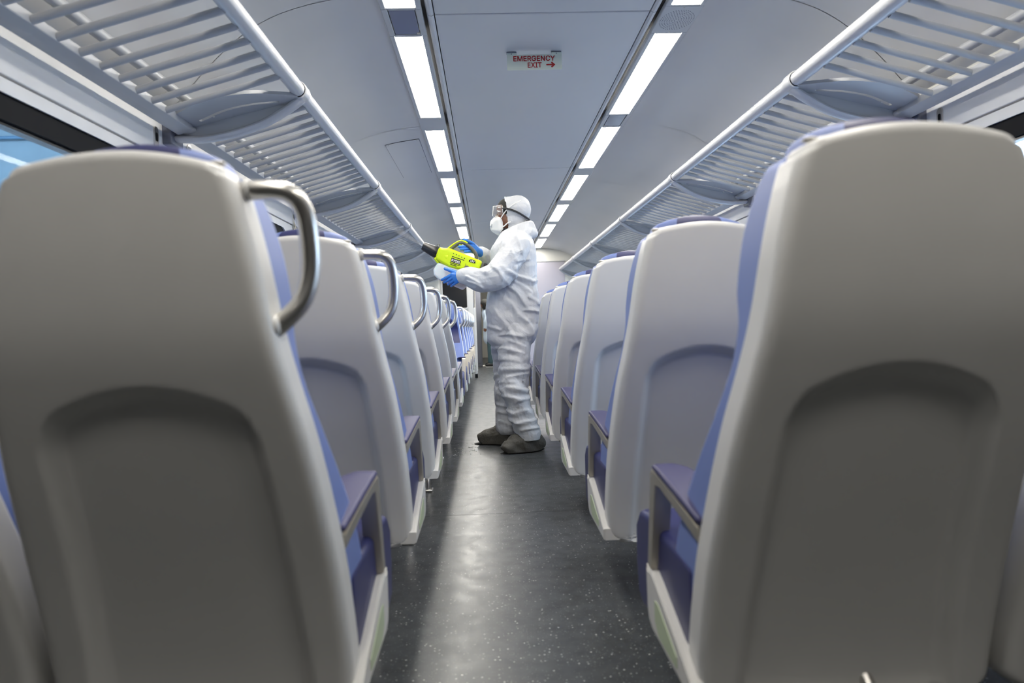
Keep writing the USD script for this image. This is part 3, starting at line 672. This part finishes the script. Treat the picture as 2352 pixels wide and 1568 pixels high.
# ------------------------------------------------------------------ outside: depot wall seen through the left windows, ground
t = thing('depot_wall', 'pale blue depot wall outside the left window', 'wall')
DY = 14.0
for k in range(6):
    obj('wall_sheet', box(-21.0+3.2*k+.006, -17.8+3.2*k-.006, DY, DY+.1, -.8, 5.04), M_['depot'], t, smooth=False)
    obj('wall_sheet', box(-21.0+3.2*k+.006, -17.8+3.2*k-.006, DY+.05, DY+.15, 5.05, 9.0), M_['depot'], t, smooth=False)
for nm, m, q in (('depot_canopy', box(-21, -2.4, -9, DY, 8.6, 8.8), 'ground'), ('depot_side_wall', box(-21.2, -21, -9, DY, -.8, 8.8), 'depot')):
    obj(nm, m, M_[q], smooth=False, kind='structure')
t = thing('pipe_frame', 'thin blue pipes on the pale blue wall outside the left window', 'pipes')
for z, r in ((5.10, .035), (5.44, .06), (5.53, .05), (7.2, .05)): obj('pipe', cyl((-21, DY-.07, z), (-1.9, DY-.07, z), r, 10), M_['depotbar'], t)
for k in range(6): obj('upright', cyl((-10.35-3.2*2+3.2*k, DY-.02, 5.1), (-10.35-3.2*2+3.2*k, DY-.02, 9.0), .035, 8), M_['depotbar'], t)
obj('elbow_pipe', tube(spline([(-12.4, DY-.07, 5.52), (-11.2, DY-.07, 5.32), (-10.4, DY-.07, 5.12), (-9.9, DY-.07, 5.10)], 5), .035, 10), M_['depotbar'], t)
for x0, x1 in ((-30, CX-1.85), (CX+1.85, 40)):
    obj('ground', box(x0, x1, -30, 50, -.9, -.8), M_['ground'], smooth=False, kind='structure')

# ------------------------------------------------------------------ the worker
Op = m3.OpType.Add
def chain(*js):
    """joints (x,y,z,r): hulls of successive spheres"""
    S = [m3.Manifold.sphere(j[3], 20).translate(tuple(j[:3])) for j in js]
    return [m3.Manifold.batch_hull([a, b]) for a, b in zip(S[:-1], S[1:])] if len(S) > 1 else S
def hull(*js): return m3.Manifold.batch_hull([m3.Manifold.sphere(j[3], 20).translate(tuple(j[:3])) for j in js])
def skin_mesh(parts, edge, it=12, trims=(), lamb=.5):
    b = m3.Manifold.batch_boolean(parts, Op)
    for n_, o_ in trims: b = b.trim_by_plane(n_, o_)
    m = man(b.refine_to_length(edge)); m.merge_vertices()
    trimesh.smoothing.filter_taubin(m, lamb=lamb, nu=.53*lamb/.5, iterations=it)
    return m
def tri(t): t = t-np.floor(t); return np.abs(2*t-1)*2-1          # triangle wave, -1..1
def crumple(m, amp, seed=3, f=6.0, mask=None, tilt=.8, n=5, warp=.35):
    """faceted folds: triangle waves in several slanting directions, bent and faded in and out by smooth noise"""
    p = np.asarray(m.vertices); rng = np.random.default_rng(seed)
    wv = np.stack([meshkit.noise(p*2.6, seed+k) for k in range(3)], 1)-.5 + .4*(np.stack([meshkit.noise(p*7.1, seed+40+k) for k in range(3)], 1)-.5)
    d = np.zeros(len(p)); fine = np.zeros(len(p))
    for k in range(n):
        v = np.array([rng.uniform(-1, 1)*tilt, rng.uniform(-1, 1)*tilt*.7, 1.0]); v /= np.linalg.norm(v)
        fk = f*(1+.45*k); w = tri((p+wv*warp*.5) @ v*fk + rng.uniform())
        on = np.clip((meshkit.noise(p*(4.5+1.3*k), seed+60+k)-.42)/.22, 0, 1)
        d += w*on/(1+.75*k)
    a = amp*d
    if mask is not None: a = a*mask(p)
    m.vertices = p+m.vertex_normals*a[:, None]
    return m
PY = 4.60
wk = thing('person', 'worker in white hooded coveralls, goggles and respirator, holding up a lime green sprayer', 'person')
def torso(z, cx, rx, ry, r=.085):
    return [(cx+sx*(rx-r), PY+sy*(ry-r), z, r) for sx in (-1, 1) for sy in (-1, 1)]
secs = [(1.455, .200, .120, .165), (1.37, .186, .158, .195), (1.22, .180, .162, .190), (1.06, .172, .178, .190), (.92, .166, .184, .195), (.80, .152, .165, .185)]
tp = [hull(*torso(*secs[i]), *torso(*secs[i+1])) for i in range(len(secs)-1)]
near_leg = chain((.180, 4.515, .84, .120), (.158, 4.475, .48, .100), (.192, 4.462, .29, .082), (.246, 4.472, .120, .087))
far_leg = chain((.130, 4.690, .84, .120), (.122, 4.720, .48, .100), (.112, 4.750, .29, .086), (.110, 4.766, .135, .088))
near_arm = chain((.200, 4.425, 1.405, .100), (.140, 4.375, 1.300, .094), (.062, 4.338, 1.195, .090), (-.045, 4.336, 1.178, .076), (-.105, 4.350, 1.203, .066), (-.150, 4.360, 1.212, .054), (-.168, 4.362, 1.212, .050))
far_arm = chain((.185, 4.775, 1.405, .098), (.100, 4.800, 1.300, .080), (.050, 4.740, 1.300, .072), (.008, 4.655, 1.350, .060), (-.022, 4.612, 1.384, .046), (-.034, 4.598, 1.394, .040))
yoke = [hull((.215, PY-.10, 1.455, .075), (.215, PY+.10, 1.455, .075), (.215, PY, 1.52, .080))]
ring_ = [(.222-.100*math.cos(a), PY+.098*math.sin(a), 1.540-.034*math.cos(a), .032) for a in np.linspace(0, 2*math.pi, 17)]
collar = []
for q0, q1 in zip(ring_[:-1], ring_[1:]):
    lo = lambda q: (.212+(q[0]-.212)*1.12, PY+(q[1]-PY)*1.15, q[2]-.060, .034)
    collar.append(hull((q0[0], q0[1], q0[2]+.006, .020), (q1[0], q1[1], q1[2]+.006, .020), lo(q0), lo(q1)))
body_parts = collar+tp+near_leg+far_leg+near_arm+far_arm+yoke
suit = skin_mesh(body_parts, .0085, 14, trims=(((0, 0, 1), .085),))
def suit_amp(p):
    z = p[:, 2]
    return np.interp(z, [.08, .13, .35, .6, .85, 1.0, 1.35, 1.5, 1.58], [.35, 1.0, 1.15, 1.25, 1.0, .8, .75, .5, .25])
crumple(suit, .0085, seed=4, f=4.6, n=5, warp=.30, mask=suit_amp)
FOLDS = [(0.188, 1.29, 0.298, 1.317, 0.017, 0.01), (0.125, 1.232, 0.317, 1.159, 0.019, 0.014), (0.136, 1.189, 0.302, 1.087, 0.019, 0.012), (0.123, 1.153, 0.263, 0.992, 0.019, 0.012), (0.072, 1.095, 0.23, 0.92, 0.022, 0.012), (0.021, 1.0, 0.182, 0.752, 0.024, 0.012), (0.232, 0.975, 0.34, 0.947, 0.0145, 0.01), (0.189, 0.952, 0.259, 0.883, 0.0145, 0.01), (-0.008, 0.88, 0.088, 0.84, 0.0145, 0.008), (0.062, 0.805, 0.232, 0.787, 0.0145, 0.01), (0.11, 0.773, 0.253, 0.713, 0.017, 0.012), (0.011, 0.722, 0.228, 0.678, 0.019, 0.01), (0.026, 0.636, 0.214, 0.617, 0.017, 0.012), (0.055, 0.581, 0.248, 0.567, 0.017, 0.014), (0.101, 0.524, 0.26, 0.537, 0.017, 0.014), (0.039, 0.478, 0.173, 0.485, 0.0145, 0.012), (0.099, 0.451, 0.268, 0.421, 0.017, 0.014), (0.048, 0.392, 0.205, 0.368, 0.017, 0.014), (0.156, 0.346, 0.291, 0.371, 0.017, 0.014), (0.033, 0.314, 0.154, 0.279, 0.0145, 0.012), (0.141, 0.279, 0.3, 0.291, 0.017, 0.014), (0.043, 0.246, 0.188, 0.21, 0.0145, 0.014), (0.151, 0.212, 0.322, 0.223, 0.017, 0.014), (0.041, 0.186, 0.161, 0.144, 0.012, 0.01), (0.186, 0.161, 0.321, 0.168, 0.012, 0.01), (-0.141, 1.21, -0.047, 1.153, 0.012, 0.01), (-0.13, 1.174, -0.023, 1.122, 0.012, 0.01), (0.03, 1.265, 0.099, 1.166, 0.0145, 0.008), (-0.02, 1.218, 0.126, 1.262, 0.0145, 0.008), (-0.08, 1.244, 0.004, 1.218, 0.012, 0.009), (0.194, 1.477, 0.238, 1.331, 0.017, 0.007), (0.108, 1.443, 0.2, 1.284, 0.017, 0.007), (0.199, 1.26, 0.184, 1.164, 0.0145, 0.01), (0.265, 1.064, 0.348, 1.001, 0.0145, 0.009), (0.236, 0.92, 0.305, 0.796, 0.017, 0.01), (0.293, 1.16, 0.342, 1.177, 0.012, 0.009), (0.145, 1.092, 0.186, 0.873, 0.022, 0.009), (0.032, 0.442, 0.046, 0.344, 0.0145, 0.008)]
def folds(m, F):
    """pulled folds of the cloth: long, one steep flank and one gentle one"""
    p = np.asarray(m.vertices); n_ = np.asarray(m.vertex_normals); wob = (meshkit.noise(p*9.0, 5)-.5)*.022
    d = np.zeros(len(p))
    for k, (x0, z0, x1, z1, w, a) in enumerate(F):
        L = math.hypot(x1-x0, z1-z0); ux, uz = (x1-x0)/L, (z1-z0)/L
        t = ((p[:, 0]-x0)*ux+(p[:, 2]-z0)*uz)/L; q = -(p[:, 0]-x0)*uz+(p[:, 2]-z0)*ux + wob - .05*L*np.sin(np.pi*np.clip(t, 0, 1))
        sgn = 1 if k % 3 else -1; q = q*sgn/w
        pr = np.where(q < 0, np.clip(1+q/1.9, 0, 1), np.clip(1-q/.75, 0, 1))
        d += (1.0+.35*math.sin(k*2.4))*a*pr*(.8 if z0 < .7 else 1.1)*sstep(np.clip(np.minimum(t+.12, 1.12-t)/.28, 0, 1))
    m.vertices = p+n_*np.clip(d, 0, .020)[:, None]
    return m
folds(suit, FOLDS)
obj('coverall', suit, M_['suit'], wk, smooth=True)
# head and body (skin), one mesh
HX = .0
sk = [man(hull((.19, PY, 1.675, .078), (.19, PY-.012, 1.675, .078), (.19, PY+.012, 1.675, .078)))]
bp = [hull((.195, PY-.006, 1.680, .082), (.195, PY+.006, 1.680, .082), (.150, PY, 1.685, .070)),
      hull((.125, PY-.030, 1.690, .034), (.125, PY+.030, 1.690, .034), (.122, PY-.036, 1.622, .032), (.122, PY+.036, 1.622, .032), (.118, PY, 1.552, .026), (.165, PY-.045, 1.580, .030), (.165, PY+.045, 1.580, .030), (.19, PY, 1.66, .07)),
      hull((.092, PY, 1.655, .010), (.074, PY, 1.622, .013), (.094, PY, 1.612, .018))]
bp += chain((.195, PY, 1.60, .062), (.205, PY, 1.47, .066)) + [hull((.20, PY-.12, 1.40, .07), (.20, PY+.12, 1.40, .07), (.205, PY, 1.46, .07), (.19, PY-.06, 1.1, .09), (.19, PY+.06, 1.1, .09))]
bp += [hull((.18, PY-.07, 1.08, .09), (.18, PY+.07, 1.08, .09), (.17, PY-.08, .86, .09), (.17, PY+.08, .86, .09))]
bp += chain((.178, 4.515, .84, .085), (.158, 4.475, .48, .058), (.25, 4.482, .12, .042)) + chain((.132, 4.69, .84, .085), (.122, 4.72, .48, .058), (.108, 4.768, .12, .042))
bp += chain((.200, 4.44, 1.40, .058), (.062, 4.34, 1.195, .044), (-.166, 4.362, 1.211, .030)) + chain((.185, 4.76, 1.40, .058), (.04, 4.77, 1.295, .044), (-.034, 4.598, 1.394, .030))
obj('body', skin_mesh(bp, .012, 8), M_['skin'], wk, smooth=True)
for sy in (-1, 1):
    obj('eye', ball((.094, PY+sy*.032, 1.672), .0115, (1, 1, .7), 2), M_['white'], wk)
    obj('iris', ball((.0845, PY+sy*.032, 1.672), .0055, (.6, 1, 1), 2), M_['blk'], wk)
# black cap under the hood
capm = m3.Manifold.batch_hull([m3.Manifold.sphere(.0865, 40).translate((.184, PY-.008, 1.681)), m3.Manifold.sphere(.0865, 40).translate((.184, PY+.008, 1.681)), m3.Manifold.sphere(.073, 40).translate((.156, PY, 1.690))])
capm = capm - m3.Manifold.cube((.2, .4, .2)).translate((-.078, PY-.2, 1.508)) - m3.Manifold.cube((.4, .4, .2)).translate((.0, PY-.2, 1.44))
capm = capm.trim_by_plane((-1, 0, 0), -.162)
obj('cap', skin_mesh([capm], .010, 3), M_['cap'], wk, smooth=True)
# hood
hd = [hull((.226, PY-.014, 1.684, .096), (.226, PY+.014, 1.684, .096), (.165, PY-.010, 1.682, .092), (.165, PY+.010, 1.682, .092)),
      hull((.200, PY-.012, 1.600, .078), (.200, PY+.012, 1.600, .078), (.190, PY, 1.650, .088), (.165, PY, 1.59, .074)), hull((.205, PY, 1.60, .08), (.215, PY, 1.535, .085))]
hood = skin_mesh(hd, .0075, 10, trims=(((1, 0, 0.06), (.150+.06*1.66)/1),))
crumple(hood, .0042, seed=31, f=8, tilt=3.0, n=4, warp=.25, mask=lambda p: np.clip((p[:, 0]-.15)/.05, .1, 1))
obj('hood', hood, M_['suit'], wk, smooth=True)
obj('hood_edge', tube([(.150-.06*(zz-1.66), PY+yy, zz) for yy, zz in [(.075*math.sin(a), 1.672+.098*math.cos(a)) for a in np.linspace(0, 2*math.pi, 40)]], .006, 8), M_['suit'], wk)
# goggles
g_ = obj('goggles', man(m3.Manifold.batch_hull([m3.Manifold.sphere(.016, 16).translate((x, PY+y, z)) for x, y, z in [(.070, -.050, 1.692), (.070, .050, 1.692), (.068, -.048, 1.655), (.068, .048, 1.655), (.112, -.066, 1.694), (.112, .066, 1.694), (.112, -.062, 1.652), (.112, .062, 1.652)]])), M_['lens'], wk, label='clear wraparound safety goggles')
loop = [(.122, PY+.082*math.cos(a), 1.673+.037*math.sin(a)) for a in np.linspace(0, 2*math.pi, 33)]
obj('frame', tube(loop, .0045, 8), M_['whiteplast'], g_)
loop = [(.058, PY+.058*math.cos(a), 1.673+.030*math.sin(a)) for a in np.linspace(0, 2*math.pi, 33)]
obj('rim', tube(loop, .0028, 8), M_['whiteplast'], g_)
for dz in (-.014, .014): obj('vent', rbox(.088, .108, PY-.0845, PY-.078, 1.673+dz-.004, 1.673+dz+.004, .002), M_['whiteplast'], g_)
sp = spline([(.120, PY-.080, 1.680), (.150, PY-.102, 1.674), (.190, PY-.112, 1.660), (.232, PY-.111, 1.640), (.276, PY-.088, 1.616), (.306, PY-.03, 1.606), (.306, PY+.03, 1.606), (.276, PY+.088, 1.616), (.232, PY+.111, 1.640), (.19, PY+.112, 1.660), (.15, PY+.102, 1.674), (.12, PY+.080, 1.680)], 5)
obj('strap', tube(sp, .0065, 8, flat=((0, 1, 0), .35)), M_['strap'], g_)
# respirator
rs = m3.Manifold.batch_hull([m3.Manifold.sphere(.030, 24).translate(p) for p in [(.082, PY, 1.612), (.062, PY, 1.592), (.064, PY, 1.556), (.096, PY-.042, 1.600), (.096, PY+.042, 1.600), (.104, PY-.036, 1.545), (.104, PY+.036, 1.545), (.102, PY, 1.530)]])
rs = rs.trim_by_plane((-1, 0, 0), -.122)
rm = obj('respirator', skin_mesh([rs], .007, 4), M_['mask'], wk, smooth=True)
obj('valve', cyl((.046, PY-.018, 1.583), (.036, PY-.021, 1.585), .016, 18), M_['mask'], rm)
for pts in ([(.100, PY-.066, 1.604), (.125, PY-.078, 1.640), (.152, PY-.101, 1.668), (.195, PY-.108, 1.700), (.25, PY-.097, 1.728)], [(.108, PY-.060, 1.556), (.128, PY-.066, 1.560), (.152, PY-.080, 1.578), (.175, PY-.090, 1.585)]):
    obj('strap', tube(spline(pts, 5), .0042, 8, flat=((0, 1, 0), .3)), M_['mask'], rm)
obj('chin_strap', tube(spline([(.132, PY-.066, 1.545), (.120, PY-.060, 1.530), (.106, PY-.062, 1.510), (.112, PY-.060, 1.503), (.124, PY-.066, 1.514), (.142, PY-.066, 1.545)], 5), .006, 8), M_['strap'], rm)

# boot covers
def boot(name, js, tip, seed):
    fl = lambda j: [(j[0], j[1]+o, .016, .012) for o in (-j[3]*.72, j[3]*.72)]
    b = m3.Manifold.batch_boolean([hull(p_, q_, *fl(p_), *fl(q_)) for p_, q_ in zip(js[:-1], js[1:]) if p_[2] < .12 and q_[2] < .12]+chain(*js[-2:])+[hull(js[3], js[-1])], Op).trim_by_plane((0, 0, 1), .006)
    m = man(b.refine_to_length(.009)); m.merge_vertices(); trimesh.smoothing.filter_taubin(m, iterations=6)
    crumple(m, .0080, seed=seed, f=8, tilt=1.6, n=5, mask=lambda p: np.clip((p[:, 2]-.012)/.03, 0, 1))
    m.vertices[:, 2] = np.maximum(m.vertices[:, 2], .006)
    o = obj('boot_cover', m, M_['boot'], wk, smooth=True)
    obj('sole', man(m3.Manifold.batch_hull([m3.Manifold.sphere(r, 12).scale((1, .85, .22)).translate((x, y, r*.22)) for x, y, r in tip])), M_['sole'], o)
boot('near', [(.104, 4.438, .050, .046), (.145, 4.448, .064, .058), (.195, 4.462, .072, .062), (.248, 4.478, .085, .074), (.318, 4.510, .056, .050), (.242, 4.472, .145, .060)], [(.066, 4.430, .020), (.13, 4.445, .045), (.22, 4.47, .04), (.32, 4.512, .038)], 41)
boot('far', [(-.074, 4.836, .050, .042), (-.040, 4.828, .066, .052), (.010, 4.812, .066, .056), (.092, 4.782, .085, .074), (.140, 4.770, .050, .048), (.105, 4.772, .150, .070)], [(-.122, 4.846, .018), (-.07, 4.835, .04), (.03, 4.805, .04), (.14, 4.770, .038)], 47)

# gloves: palm, four fingers and a thumb, one mesh each
def glove(palm, fingers, wrist):
    parts = [hull(*palm), *chain(*wrist)]
    for f_ in fingers: parts += chain(*f_)
    return skin_mesh(parts, .0038, 5)
gl = glove([(-.185, 4.360, 1.212, .026), (-.190, 4.358, 1.190, .020), (-.232, 4.350, 1.222, .014), (-.226, 4.350, 1.205, .014), (-.216, 4.352, 1.188, .013), (-.206, 4.358, 1.172, .012)],
    [[(-.232, 4.350, 1.222, .0125), (-.262, 4.362, 1.208, .0112), (-.287, 4.382, 1.199, .0102), (-.304, 4.402, 1.194, .0090)],
     [(-.226, 4.348, 1.205, .0125), (-.254, 4.362, 1.190, .0112), (-.275, 4.386, 1.181, .0102), (-.290, 4.410, 1.177, .0090)],
     [(-.216, 4.351, 1.188, .0120), (-.240, 4.366, 1.174, .0108), (-.254, 4.390, 1.166, .0098), (-.264, 4.412, 1.163, .0086)],
     [(-.206, 4.357, 1.172, .0110), (-.226, 4.372, 1.160, .0098), (-.238, 4.394, 1.154, .0090), (-.245, 4.410, 1.151, .0080)],
     [(-.195, 4.362, 1.226, .0170), (-.226, 4.374, 1.244, .0135), (-.254, 4.384, 1.256, .0115), (-.280, 4.390, 1.266, .0098)]],
    [(-.150, 4.362, 1.212, .036), (-.185, 4.360, 1.208, .028)])
obj('glove', gl, M_['glove'], wk, smooth=True, label='blue glove under the white tank')
gl = glove([(-.050, 4.575, 1.392, .026), (-.066, 4.545, 1.405, .022), (-.092, 4.515, 1.440, .015), (-.100, 4.505, 1.424, .015), (-.104, 4.502, 1.408, .014), (-.100, 4.505, 1.392, .013)],
    [[(-.088, 4.512, 1.440, .0130), (-.112, 4.490, 1.453, .0115), (-.134, 4.474, 1.461, .0105), (-.152, 4.466, 1.465, .0092)],
     [(-.096, 4.504, 1.424, .0130), (-.128, 4.474, 1.422, .0118), (-.156, 4.452, 1.416, .0108), (-.184, 4.440, 1.415, .0094)],
     [(-.100, 4.500, 1.408, .0128), (-.126, 4.468, 1.404, .0116), (-.150, 4.446, 1.400, .0106), (-.172, 4.438, 1.399, .0092)],
     [(-.098, 4.502, 1.392, .0118), (-.112, 4.466, 1.386, .0106), (-.130, 4.446, 1.382, .0098), (-.146, 4.438, 1.381, .0086)],
     [(-.070, 4.560, 1.420, .0160), (-.094, 4.560, 1.446, .0135), (-.118, 4.535, 1.456, .0115), (-.136, 4.512, 1.458, .0098)]],
    [(-.022, 4.610, 1.376, .034), (-.050, 4.575, 1.392, .028)])
obj('glove', gl, M_['glove'], wk, smooth=True, label='blue glove gripping the grey handle')

# ------------------------------------------------------------------ the sprayer in his hands
BM = axes((-.19, 4.462, 1.33), (.9367, 0, -.3502), (.3502, 0, .9367))
def bl(m): m = m.copy(); m.apply_transform(BM); return m
sp_ = thing('sprayer', 'lime green cordless mist sprayer with black nozzle and milky tank, in the blue gloves', 'sprayer')
hp = [(-.130, -.036), (-.130, .020), (-.075, .034), (.0, .020), (.10, .020), (.140, .022), (.138, -.030), (.09, -.040), (-.04, -.054), (-.10, -.044)]
body_ = hullpts([(a, b, c) for a, b in hp for c in (-.036, .036)], .018, 14)
obj('housing', bl(cat(body_, tube([(-.150, -.008, 0), (-.146, -.008, 0), (-.075, -.012, 0), (-.060, -.012, 0)], [.044, .050, .056, .050], 28))), M_['lime'], sp_)
obj('housing_collar', bl(tube([(.118, -.005, 0), (.122, -.005, 0), (.150, -.004, 0), (.156, -.004, 0)], [.040, .047, .046, .038], 26, flat=((0, 0, 1), 1.15))), M_['lime'], sp_)
obj('lower_lip', bl(hullpts([(-.148, -.046, c) for c in (-.03, .03)]+[(-.125, -.062, c) for c in (-.03, .03)]+[(-.135, -.030, c) for c in (-.03, .03)], .010, 10)), M_['lime'], sp_)
obj('nozzle', bl(tube([(-.140, -.001, 0), (-.160, .000, 0), (-.185, .002, 0), (-.255, .0115, 0), (-.258, .0118, 0), (-.2575, .0118, 0), (-.235, .009, 0)], [.036, .040, .0385, .0290, .0285, .0245, .022], 28)), M_['blk'], sp_)
obj('nozzle_ring', bl(tube([(-.162+.0085*math.cos(a), .049+.0085*math.sin(a), 0) for a in np.linspace(0, 2*math.pi, 19)], .0022, 8)), M_['darkgrey'], sp_)
grip = spline([(-.085, .030, 0), (-.066, .064, 0), (-.042, .098, 0), (-.018, .116, 0), (.012, .116, 0), (.050, .104, 0), (.084, .086, 0), (.106, .062, 0), (.112, .030, 0)], 6)
obj('handle', bl(tube(grip, .0120, 14, flat=((0, 0, 1), 1.25))), M_['darkgrey'], sp_)
obj('handle_spine', bl(tube(spline([(-.100, .036, 0), (-.078, .070, 0), (-.054, .102, 0), (-.026, .1265, 0), (.002, .1285, 0), (.02, .124, 0)], 6), .0075, 10, flat=((0, 0, 1), 1.7))), M_['lime'], sp_)
obj('trigger', bl(hullpts([(-.030, .098, c) for c in (-.006, .006)]+[(-.012, .088, c) for c in (-.006, .006)]+[(.006, .100, c) for c in (-.006, .006)], .005, 8)), M_['lime'], sp_)
obj('battery', bl(cat(rbox(.150, .176, -.050, .034, -.038, .038, .007), rbox(.170, .200, -.046, .030, -.034, .034, .006))), M_['darkgrey'], sp_)
obj('battery_latch', bl(rbox(.172, .196, .010, .034, -.036, .036, .005)), M_['blk'], sp_)
obj('knob', bl(tube([(.074, -.044, .045), (.074, -.044, .060), (.074, -.044, .066)], [.021, .021, .016], 20)), M_['darkgrey'], sp_)
tk = [(-.112, -.078), (-.122, -.118), (-.112, -.142), (-.080, -.156), (.082, -.168), (.092, -.150), (.086, -.075)]
obj('tank', bl(hullpts([(a, b, c) for a, b in tk for c in (-.034, .030)], .016, 14)), M_['tank'], sp_)
CF = .0545
plate = lambda poly, z0=CF-.004, d=.0050: bl(extr(poly, d, T(0, 0, z0)))
obj('name_plate', plate(rrect(-.045, -.0335, .022, -.0055, .002)), M_['blk'], sp_, smooth=False)
obj('name_border', plate(rrect(-.0465, -.035, .0235, -.004, .003).difference(rrect(-.045, -.0335, .022, -.0055, .002))), M_['lime'], sp_, smooth=False)
obj('name_lettering', bl(flat_text('RYOBI', .0165, T(-.0405, -.0278, CF+.0008), width=.058)), M_['white'], sp_, smooth=False, label='white capital letters on a black plate')
obj('voltage_plate', plate(Polygon([(.070, .012), (.078, .026), (.112, .026), (.118, .008), (.072, .006)]), CF-.002), M_['blk'], sp_, smooth=False)
obj('voltage_lettering', bl(flat_text('18V', .0125, T(.079, .0098, CF+.0026), width=.030)), M_['white'], sp_, smooth=False)
def slot(p, q, w=.0022): return plate(LineString([p, q]).buffer(w, cap_style='flat'), CF-.0045, .0052)
for p, q in (((-.046, .004), (.040, .004)), ((-.046, -.0405), (.016, -.0405)), ((.016, -.0405), (.028, -.032)), ((-.040, -.0500), (.004, -.0500))): obj('vent_slot', slot(p, q), M_['blk'], sp_, smooth=False)
for i in range(5): obj('vent_hole', plate(sbox(-.045+.020*i, .0225-.002*i, -.039+.020*i, .0275-.002*i), CF-.0045, .0052), M_['blk'], sp_, smooth=False)
obj('seam', slot((.058, -.012), (.060, -.044), .0012), M_['darkgrey'], sp_, smooth=False)
# mist leaving the nozzle
nz = np.array([BM @ np.array([-.262, .012, 0, 1])])[0][:3]
d_ = np.array([-.76, -.06, .52]); d_ /= np.linalg.norm(d_)
path = [nz+d_*t_ for t_ in np.linspace(0, .42, 14)]
ms = tube(path, np.interp(np.linspace(0, .42, 14), [0, .05, .2, .42], [.006, .011, .026, .052]), 20)
p_ = obj('spray_mist', ms, M_['mist'], None, smooth=True, label='faint plume of white mist leaving the black sprayer nozzle', category='mist', kind='stuff')

# ------------------------------------------------------------------ far person, debris
fp = thing('person', 'distant dark haired person in pale blue gown beyond the doorway, half hidden', 'person')
FY = 14.0
gown = skin_mesh([hull((.03, FY+.1, .95, .14), (.06, FY-.06, .95, .14), (.0, FY, 1.16, .13), (-.03, FY+.06, 1.16, .12)), hull((.03, FY, .95, .15), (.03, FY, .62, .16))] + chain((.02, FY-.15, 1.2, .06), (-.05, FY-.18, 1.0, .05), (-.075, FY-.16, .86, .045)), .03, 6)
obj('gown', gown, M_['lightblue'], fp, smooth=True)
obj('body', skin_mesh([hull((-.085, FY-.02, 1.345, .082), (-.07, FY-.02, 1.37, .08))] + chain((-.06, FY, 1.28, .05), (-.01, FY, 1.18, .06)) + chain((-.078, FY-.16, .86, .034), (-.085, FY-.16, .80, .034)), .02, 4), M_['skin'], fp, smooth=True)
obj('hair', skin_mesh([hull((-.070, FY-.02, 1.37, .098), (-.045, FY-.02, 1.30, .09))], .02, 4), M_['cap'], fp, smooth=True)
for sy in (-.09, .09):
    obj('trouser_leg', skin_mesh(chain((.03, FY+sy, .70, .085), (.02, FY+sy, .12, .065)), .03, 3), M_['teal'], fp, smooth=True)
    sh = obj('shoe', hullpts([(-.075, FY+sy-.02, .055), (.03, FY+sy, .075), (.075, FY+sy, .06)], [.035, .05, .045], 12), M_['blk'], fp)
    obj('sole', hullpts([(-.085, FY+sy-.02, .015), (.08, FY+sy, .015)], [.016, .016], 10), M_['white'], sh)
rng = np.random.default_rng(5); ch = []
for i in range(34):
    x, y = -.20+rng.normal()*.06, 4.62+rng.normal()*.14; a = rng.uniform(0, 3.14); l = rng.uniform(.002, .006)
    m = rbox(-l, l, -.0025, .0025, 0, .0022, .001, 6); m.apply_transform(T(x, y, 0) @ RZ(a)); ch.append(m)
for x, y, l, a in ((-.235, 4.70, .018, .2), (-.165, 4.72, .014, .1), (-.14, 4.60, .012, -.2)):
    m = rbox(-l, l, -.003, .003, 0, .0025, .001, 6); m.apply_transform(T(x, y, 0) @ RZ(a)); ch.append(m)
obj('paint_flakes', cat(*ch), M_['chip'], None, smooth=False, label='white flakes scattered on the dark floor left of the grey boot covers', category='debris', kind='stuff')
